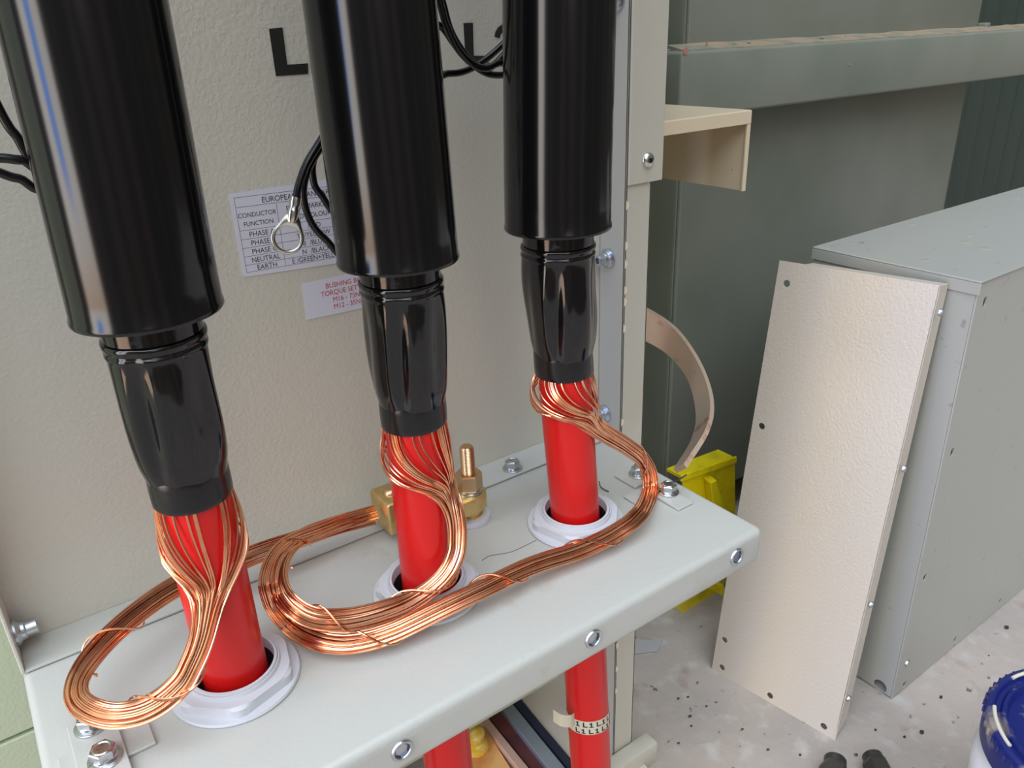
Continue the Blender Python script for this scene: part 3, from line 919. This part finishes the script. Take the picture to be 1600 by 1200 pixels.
cell('CONDUCTOR', c1, 1, 2, .36, .0041); cell('FUNCTION', c1, 1, 2, .74, .0041)
cell('PHASE MARKING', .0505, 1, 2, .30, .0046); cell('/OLD COLOUR', .0500, 1, 2, .72, .0046)
for k, (l_, r_) in enumerate((('PHASE A', 'R   /RED'), ('PHASE B', 'Y  /YELLOW'), ('PHASE C', 'B  /BLUE'), ('NEUTRAL', 'N  /BLACK'), ('EARTH', 'E /GREEN+YELLOW'))):
    cell(l_, c1 + .001, 2 + k, 3 + k, .5, .0047); cell(r_, (.0485, .0505, .0500, .0510, .0520)[k], 2 + k, 3 + k, .5, .0047)
for v in b.verts: v.co.y = Yl
obj('printed_text', b, M_ink, t_)

t_, pts = sticker('torque_label', 'white label with red torque setting text, partly behind the middle boot', [(471, 443), (479, 500), (620, 470), (612, 413)])
tl = at(471, 443, 'y', Yl); bl = at(479, 500, 'y', Yl); tr = at(560, 425, 'y', Yl)
uz = (tl - bl).normalized(); ux = (tr - tl).normalized(); H = (tl - bl).length
b = BM()
for k, tx in enumerate(('BUSHING BOLT', 'TORQUE SETTINGS', 'M16 - 75Nm', 'M12 - 35Nm')):
    flat_text(b, [(tx, .0325, -(.0055 + k * .0049) * (H / .0245) - .0012, .0050, 'CENTER')], tl, ux, uz)
for v in b.verts: v.co.y = Yl
obj('printed_text', b, M_redink, t_)

# ------------------------------------------------------------------ black earth leads
def lead(label, strands, lug=None):
    t_ = thing('earth_lead', label, 'lead', at(*[q for q in strands[0] if len(q) == 4][0]))
    for s in strands:
        b = BM(); add_tube(b, catmull([at(*p) if len(p) == 4 else Vector(p) for p in s], 8), .0021, 12); obj('black_wire', b, M_cuff, t_, True)
    return t_
ld = lead('black earth lead with a ring lug hanging in front of the phase label', [
    [(.196, .4235, .59), (.205, .4235, .42), (560, 130, 'y', .425), (520, 190, 'y', .428), (497, 226, 'y', .430), (478, 258, 'y', .430), (466, 292, 'y', .430), (463, 311, 'y', .430)],
    [(.203, .4275, .59), (.210, .4275, .40), (560, 160, 'y', .435), (522, 200, 'y', .436), (497, 236, 'y', .436), (480, 268, 'y', .436), (474, 305, 'y', .437), (485, 345, 'y', .437), (508, 373, 'y', .437), (550, 400, 'y', .433), (.214, .4260, .26), (.214, .4260, .59)],
    [(.198, .4350, .59), (.208, .4350, .38), (560, 190, 'y', .445), (520, 215, 'y', .444), (492, 245, 'y', .443), (489, 277, 'y', .443), (500, 302, 'y', .443), (540, 330, 'y', .443), (.222, .4330, .30), (.222, .4330, .59)]])
# ring lug
lug = BM()
p_top = at(463, 308, 'y', .430); p_bot = at(456, 343, 'y', .430); cen = at(449.5, 372, 'y', .430)
d = (cen - p_top).normalized()
nrm = V(-.15, -1, .1); nrm = (nrm - d * nrm.dot(d)).normalized(); sd = d.cross(nrm)
add_tube(lug, [p_top, p_top.lerp(p_bot, .30), p_top.lerp(p_bot, .45), p_top.lerp(p_bot, .55), p_top.lerp(p_bot, .62), p_top.lerp(p_bot, .95), p_bot.lerp(cen, .15)], [.0032, .0033, .0026, .0033, .0033, .0031, .0022], 16)
n = 48; R0, R1 = .0068, .0092
rings = []
for r, h in ((R0, -.0003), (R0 + .0005, -.0009), (R1 - .0006, -.0009), (R1, -.0002), (R1, .0002), (R1 - .0006, .0009), (R0 + .0005, .0009), (R0, .0003)):
    ring = []
    for j in range(n):
        a = 2 * PI * j / n
        q = r
        if r > R0 + .001:     # neck towards the crimp
            q = r + .0055 * max(0, math.cos(a - PI)) ** 8
        ring.append(lug.verts.new(cen + d * math.cos(a) * q + sd * math.sin(a) * q + nrm * h))
    rings.append(ring)
for A, B in zip(rings, rings[1:] + rings[:1]):
    for j in range(n): lug.faces.new((A[j], A[(j + 1) % n], B[(j + 1) % n], B[j]))
o = obj('ring_lug', lug, M_tin, ld, 60); o['label'] = 'tinned ring lug'
lead('black earth lead coiled between the middle and right sleeves', [
    [(668, -40, 'y', .432), (686, 0, 'y', .432), (697, 38, 'y', .432), (718, 80, 'y', .432), (748, 105, 'y', .432), (775, 100, 'y', .430), (815, 70, 'y', .430), (.346, .4260, .40), (.338, .4240, .59)],
    [(680, -40, 'y', .436), (692, 5, 'y', .436), (706, 52, 'y', .436), (733, 92, 'y', .436), (760, 107, 'y', .434), (785, 88, 'y', .432), (820, 40, 'y', .430), (.352, .4300, .42), (.344, .4300, .59)],
    [(.240, .4340, .59), (.250, .4380, .42), (650, 10, 'y', .444), (690, 42, 'y', .442), (712, 72, 'y', .441), (738, 100, 'y', .441), (765, 116, 'y', .441), (800, 115, 'y', .441), (840, 100, 'y', .441), (.356, .4340, .40), (.348, .4340, .59)],
    [(.232, .4400, .59), (.236, .4420, .40), (650, 112, 'y', .446), (700, 115, 'y', .446), (730, 110, 'y', .446), (760, 92, 'y', .446), (790, 65, 'y', .444), (830, 20, 'y', .440), (.342, .4400, .45), (.334, .4400, .59)]])
lead('black earth lead showing at the left frame edge behind the left sleeve', [
    [(-30, 120, 'y', .425), (-8, 158, 'y', .425), (8, 188, 'y', .425), (24, 210, 'y', .425), (60, 240, 'y', .425), (.060, .4235, .36), (.062, .4235, .59)],
    [(-40, 250, 'y', .420), (0, 247, 'y', .420), (34, 250, 'y', .420), (80, 250, 'y', .4235), (.066, .4270, .36), (.068, .4270, .59)],
    [(-40, 255, 'y', .430), (0, 270, 'y', .430), (30, 279, 'y', .430), (80, 282, 'y', .430), (.074, .4310, .34), (.076, .4310, .59)]])

# ------------------------------------------------------------------ cream angle bracket behind the post
YB = .505
bxr, bz0, ztop, YBB, xl = .6375, .1885, .2640, .632, .4725
brk = thing('angle_bracket', 'cream painted steel angle bracket sticking out to the right of the corner post', 'bracket', (.50, YB, bz0))
b = BM(); add_box(b, (xl, YB, ztop - .0125), (bxr, YB + .002, ztop - .0005), .0006)
obj('front_lip', b, M_bracket, brk)
b = BM(); add_box(b, (xl, YB + .0005, ztop - .002), (bxr, YBB, ztop), .0009)
obj('top_plate', b, M_bracket, brk)
b = BM(); add_box(b, (bxr - .002, YB + .0022, bz0), (bxr, YBB, ztop - .0021), .0006)
obj('web_plate', b, M_bracket, brk)
b = BM(); add_box(b, (bxr - .0045, YB + .0005, bz0), (bxr + .0005, YB + .0030, ztop - .0125), .0006)
obj('end_lip', b, M_bracket, brk)

# ------------------------------------------------------------------ beige boxes at the right
BX, BY = .7835, .336
BT = .105
BYB = .516
box = thing('steel_enclosure', 'tall grey steel enclosure with speckled top, behind the leaning cover', 'enclosure', (1.0, .42, ZF))
b = BM(); add_box(b, (BX - .002, BY - .002, BT - .002), (1.45, BYB + .004, BT), .0008); 
obj('top_plate', b, M_box, box)
b = BM(); add_box(b, (BX - .002, BY - .002, BT - .014), (BX, BYB + .004, BT - .0021), .0004)
obj('top_lip', b, M_box, box)
b = BM(); add_box(b, (BX, BY, ZF + .001), (1.45, BY + .002, BT - .0022), .0006); fr_ = obj('front_panel', b, M_box)
for px_, py_ in ((1539, 472), (1488, 707), (1445, 903), (1562, 940), (1492, 1000), (1413, 1070)):
    p = at(px_, py_, 'y', BY); b = BM(); add_box(b, p - V(.0034, .01, .0055), p + V(.0034, .01, .0055), .0030, 3); cut(fr_, b)
fr_.parent = box; 
for v in fr_.data.vertices: v.co -= box.location
fr_.data.materials.clear(); fr_.data.materials.append(M_box)
b = BM(); add_box(b, (BX, BYB, ZF + .001), (1.45, BYB + .002, BT - .0022)); obj('rear_panel', b, M_box, box)
b = BM(); add_box(b, (BX + .002, BY + .002, ZF + .001), (1.45, BYB, ZF + .003)); obj('bottom_panel', b, M_box, box)
b = BM(); add_box(b, (1.448, BY + .002, ZF + .003), (1.45, BYB, BT - .003)); obj('far_side', b, M_box, box)
b = BM(); add_box(b, (BX, BY + .0021, ZF + .0032), (BX + .002, BYB - .0001, BT - .0142), .0004)
lp = obj('side_panel', b, M_box)
p = at(1375, 1072, 'x', BX); b = BM(); add_lathe(b, [(0, -.01), (.0085, -.01), (.0085, .01), (0, .01)], p, (1, 0, 0), n=28); cut(lp, b)
lp.parent = box
for v in lp.data.vertices: v.co -= box.location
lp.data.materials.clear(); lp.data.materials.append(M_box)
b = BM(); p = at(1417, 1036, 'y', BY); add_lathe(b, [(0, 0), (.0045, 0), (.0040, .002), (0, .003)], p, (0, -1, 0), n=18); o = obj('fixing_screw', b, M_steel, box, True)
M_scuff = mat('scuff_grey', srgb(160, 152, 138), .6)
for px_, py_, s in ((1447, 406.5, 1.0), (1425, 350, .8), (1333, 380, .7), (1590, 309, .7), (1510, 378, 1.2), (1540, 388, 1.3), (1515, 368, .8)):
    p = at(px_, py_, 'z', BT); b = BM()
    add_lathe(b, [(0, .0004), (.0042 * s, .0004), (.0048 * s, 0)], p, n=16)
    obj('scuff_mark', b, M_scuff, box)

# leaning cover tray
B1 = at(1112, 1045, 'z', ZF); B2 = at(1305, 1157, 'z', ZF)
T2 = at(1470, 446, 'x', .7570)
d1 = (B2 - B1)
nrm = d1.cross(T2 - B2).normalized()
if nrm.dot(CAMPOS - B1) < 0: nrm = -nrm
def onplane(px_, py_, P0, n_):
    dd = right * ((px_ - 800) / FPX) + down * ((py_ - 600) / FPX) + fwd
    return CAMPOS + dd * ((P0 - CAMPOS).dot(n_) / dd.dot(n_))
T1 = onplane(1218, 407, B1, nrm)
cov = thing('cover_tray', 'beige steel cover leaning on the enclosure, punched along its left and bottom edges', 'cover', B1)
Td = -nrm
th = .0016
b = BM(); add_prism(b, [B1, B2, T2, T1], Td * th)
fc_ = obj('cover_face', b, M_cover)
for px_, py_ in ((1229, 443), (1190, 666), (1132, 1000), (1128, 1043), (1203, 1087), (1287, 1135)):
    p = onplane(px_, py_, B1, nrm); b = BM(); add_lathe(b, [(0, -.01), (.0040, -.01), (.0040, .01), (0, .01)], p, nrm, n=20); cut(fc_, b)
for v in fc_.data.vertices: v.co -= cov.location
fc_.parent = cov
fc_.data.materials.clear(); fc_.data.materials.append(M_cover)
u_ = (B2 - B1).normalized()
# side return (right) and top return
b = BM(); add_prism(b, [B2 - u_ * .0002, T2 - u_ * .0002, T2 - u_ * .0002 + Td * .024, B2 - u_ * .0002 + Td * .024 + (T2 - B2).normalized() * .018], -u_ * .0016, .0003)
obj('side_return', b, M_cover, cov)
TL2 = T1.lerp(T2, .17)
vup = (T2 - B2).normalized()
b = BM(); add_prism(b, [TL2 + Td * th, T2 + Td * th, T2 + Td * .022, TL2 + Td * .022], -vup * .0016, .0003)
obj('top_return', b, M_cover, cov)
for px_, py_ in ((1468, 488), (1411, 732), (1360, 944), (1325, 1091)):
    # on the side return: plane through B2 with normal u_
    p = onplane(px_, py_, B2, u_)
    b = BM(); add_lathe(b, [(0, 0), (.0038, 0), (.0038, .0012), (.0030, .0026), (0, .003)], p, u_, n=18); obj('side_screw', b, M_zinc, cov, True)

# ------------------------------------------------------------------ yellow bin behind
yb = thing('yellow_bin', 'bright yellow plastic bin on the floor between the tank and the leaning cover', 'bin', (.74, .575, ZF))
b = BM()
yA = at(1068, 746, 'y', .60); yB_ = at(1149, 715, 'y', .60); yC = at(1150, 880, 'y', .60); yD = at(1100, 905, 'y', .60)
yD2 = at(1068, 880, 'y', .60)
add_prism(b, [yA, yB_, yC, yD, yD2], (0, .004, 0), .001); obj('side_wall', b, M_yellow, yb)
b = BM()
q0 = at(1107, 742, 'y', .60); q1 = at(1142, 872, 'y', .60)
add_prism(b, [q0 - V(.010, 0, 0), q0 + V(.002, 0, 0), q1 + V(.001, 0, 0), q1 - V(.036, 0, -.012)], (-.004, -.016, 0), .001); obj('stiffening_rib', b, M_yellow, yb)
b = BM(); add_prism(b, [at(1084, 903, 'y', .585), at(1132, 918, 'y', .57), at(1130, 931, 'y', .57), at(1080, 905, 'y', .585)], (.004, .012, 0)); obj('bottom_lip', b, M_yellow, yb)
b = BM(); add_prism(b, [at(1062, 742, 'y', .598), at(1149, 712, 'y', .598), at(1149, 722, 'y', .598), at(1062, 752, 'y', .598)], (0, -.003, 0), .0008); obj('top_rim', b, M_yellow, yb)
b = BM(); add_prism(b, [yA + V(0, .0042, 0), yB_ + V(0, .0042, 0), yB_ + V(.0, .030, .0), yA + V(0, .030, 0)], (0, 0, -.004)); obj('top_edge', b, M_yellow, yb)
b = BM(); add_prism(b, [V(yD2.x + .01, .6042, ZF), V(yC.x - .02, .6042, ZF), yC + V(-.01, .0042, 0), yD2 + V(.002, .0042, 0)], (0, .03, 0)); obj('bin_body', b, M_yellow, yb)

# ------------------------------------------------------------------ bucket
zl = -.235
le = at(1513, 1150, 'z', zl); 
RB = .088
bc = V(le.x + .084, le.y - .072, zl)
bk = thing('plastic_bucket', 'white plastic bucket with a dusty dark blue lid at the lower right frame edge', 'bucket', (bc.x, bc.y, ZF))
b = BM(); add_lathe(b, [(0, ZF), (.078, ZF), (.081, ZF + .004), (.089, zl - .070), (.090, zl - .058), (.087, zl - .048), (.082, zl - .040), (.082, zl - .014), (.078, zl - .014), (.074, ZF + .006), (0, ZF + .006)], (bc.x, bc.y, 0), n=64); obj('bucket_body', b, M_white, bk, 40)
b = BM(); add_lathe(b, [(.0835, -.030), (.0880, -.030), (.0885, -.004), (.0870, .0), (.0835, .0012), (.0815, .0), (.0800, -.004), (.0765, -.004), (.0745, -.001), (.0715, -.001), (.0700, -.006), (.0690, -.009), (0, -.009), (0, -.012), (.0700, -.012), (.0835, -.012), (.0835, -.030)], bc, n=96)
ri = obj('lid', b, M_bluedirty, bk, 35)
M_resid = mat('cream_residue', srgb(206, 198, 178), .7)
for a0, a1 in ((2.0, 2.55), (3.35, 3.9), (.9, 1.4)):
    b = BM(); add_tube(b, [bc + V(.0815 * math.cos(a0 + (a1 - a0) * k / 12), .0815 * math.sin(a0 + (a1 - a0) * k / 12), .0010) for k in range(13)], .0017, 8)
    obj('lid_groove_fill', b, M_resid, ri, True)
b = BM()
for k in range(60):
    a = 2 * PI * k / 60
    if 1.2 < a < 2.9:
        add_box(b, bc + V(.0885 * math.cos(a), .0885 * math.sin(a), -.006) - V(.0012, .0012, .003), bc + V(.0885 * math.cos(a), .0885 * math.sin(a), -.006) + V(.0012, .0012, .003))
obj('lid_teeth', b, M_bluedirty, ri)

# ------------------------------------------------------------------ small things on the floor
def fitting(label, px_, py_, ang, L, R):
    p = at(px_, py_, 'z', ZF + R)
    dvec = V(math.cos(ang), math.sin(ang), 0)
    t_ = thing('pipe_fitting', label, 'fitting', p)
    b = BM(); add_lathe(b, [(0, -L / 2), (R * .8, -L / 2), (R * .8, -L / 6), (R, -L / 6)], p, dvec, n=24); obj('threaded_end', b, M_iron, t_, 35)
    b = BM(); add_lathe(b, [(0, -L / 6), (R, -L / 6), (R, L / 4), (R * .9, L / 3), (0, L / 3)], p, dvec, n=6); obj('hex_body', b, M_iron, t_)
    b = BM(); add_lathe(b, [(R * .75, L / 3), (R * .75, L / 2), (R * .5, L / 2), (R * .5, L / 3)], p, dvec, n=24); obj('collar', b, M_iron, t_, 35)
fitting('dull dark metal fitting at the bottom frame edge, left of the pair', 1303, 1222, .55, .060, .016)
fitting('dull dark metal fitting at the bottom frame edge, right one of the pair', 1376, 1212, .9, .050, .015)
random.seed(21)
spots = [(1470, 1090, .004), (1440, 1145, .005), (1368, 1141, .003), (1413, 1152, .003), (1573, 981, .006), (1337, 1180, .004), (1300, 1098, .002), (1545, 1025, .002), (1250, 1180, .003),
         (1060, 1092, .003), (1078, 1120, .004), (1075, 1090, .003), (1060, 1162, .003), (1104, 1104, .003), (1080, 1135, .003), (1200, 1172, .003), (1160, 1140, .003)]
LB = ['below the steel enclosure corner', 'left of the blue bucket lid', 'halfway between the cover tip and the bucket', 'just right of the cover tip', 'largest one, above the blue bucket lid', 'beside the right metal fitting', 'below the cover bottom edge near its holes', 'nearest the right frame edge below the enclosure', 'left of the left metal fitting',
      'topmost in the stained patch right of the post', 'in the middle of the stained patch', 'right one at the top of the stained patch', 'lowest below the stained patch', 'under the bottom left corner of the cover', 'right one below the stained patch middle', 'between the cover tip and the bottom frame edge', 'midway between post foot and cover tip']
for k, (px_, py_, s) in enumerate(spots):
    p = at(px_, py_, 'z', ZF)
    b = BM(); r_ = bmesh.ops.create_icosphere(b, subdivisions=1, radius=s * .65)
    for v in b.verts: v.co = V(v.co.x * random.uniform(.7, 1.5), v.co.y * random.uniform(.5, 1.0), max(0, v.co.z * .4 + .0008)) + p
    o = obj('grit_chip', b, M_iron); tag(o, 'dark debris chip, ' + LB[k], 'debris', 'grit chips on the floor')

# concrete slab joint left-middle
b = BM()
add_prism(b, [at(812 + 170, 1000, 'z', ZF + .001), at(1036, 1002, 'z', ZF + .001), at(1026, 1018, 'z', ZF + .001), at(984, 1023, 'z', ZF + .001)], (0, 0, .002), .0005)
tag(obj('plastic_scrap', b, M_conc2), 'pale grey scrap of sheet on the floor right of the corner post', 'scrap')

# base rail under the cable box
br2 = thing('base_rail', 'grey steel base rail on the floor at the foot of the corner post', 'rail', (.30, .455, ZF))
b = BM(); add_box(b, (.16, .447, ZF), (.492, .4665, ZF + .030), .003, 2); obj('rail_body', b, M_post, br2, 30)

# materials lying on the floor behind the cables: long pieces pointing away from the viewer
def plank(name, label, cat, m_, l0, l1, r0, r1, h, z0=ZF):
    a = at(*l0, 'z', z0 + h); b_ = at(*l1, 'z', z0 + h); c_ = at(*r1, 'z', z0 + h); d_ = at(*r0, 'z', z0 + h)
    bm = BM()
    dirn = (a - b_).normalized(); a += dirn * .03; d_ += dirn * .03
    b2 = b_ - dirn * .10; c2 = c_ - dirn * .10
    add_prism(bm, [a, b2, c2, d_], (0, 0, -h + .0003), .0008)
    return tag(obj(name, bm, m_), label, cat)
plank('beige_board', 'pale beige board on the floor behind the marked red cable', 'board', M_board, (818, 1096), (888, 1188), (880, 1040), (950, 1128), .010)
plank('rubber_strip', 'dark navy rubber strip beside the silver rail under the shelf', 'strip', M_navy, (803, 1100), (880, 1192), (817, 1096), (896, 1190), .014)
plank('galvanised_rail', 'bluish silver galvanised rail on the floor under the shelf', 'rail', M_silver, (784, 1108), (851, 1194), (802, 1101), (879, 1193), .018)
plank('painted_channel', 'maroon painted steel channel lying under the shelf beside the silver rail', 'channel', M_maroon, (763, 1120), (822, 1192), (783, 1109), (850, 1195), .010)
plank('pale_batten', 'thin pale pinkish batten beside the maroon channel', 'batten', M_pinkwood, (752, 1127), (800, 1188), (762, 1121), (821, 1192), .013)
plank('plywood_sheet', 'orange tinted plywood sheet on the floor beside the middle cable', 'board', M_ply, (690, 1150), (720, 1215), (751, 1128), (800, 1190), .006)
aj = thing('amber_knob', 'small shiny amber yellow knob on the plywood beside the middle cable', 'knob', at(743, 1170, 'z', ZF + .006))
p = at(743, 1170, 'z', ZF + .0062)
b = BM(); add_lathe(b, [(0, 0), (.013, 0), (.016, .004), (.014, .010), (.009, .013)], p, n=24); obj('knob_base', b, M_amber, aj, True)
b = BM(); add_lathe(b, [(.009, .013), (.012, .018), (.012, .026), (.007, .031), (0, .032)], p, n=24); obj('knob_cap', b, M_amber, aj, True)

# drop unused helper flags
for p_ in PR:
    if 'used' in p_: del p_['used']
for o in list(SC.objects):
    if 'used' in o: del o['used']
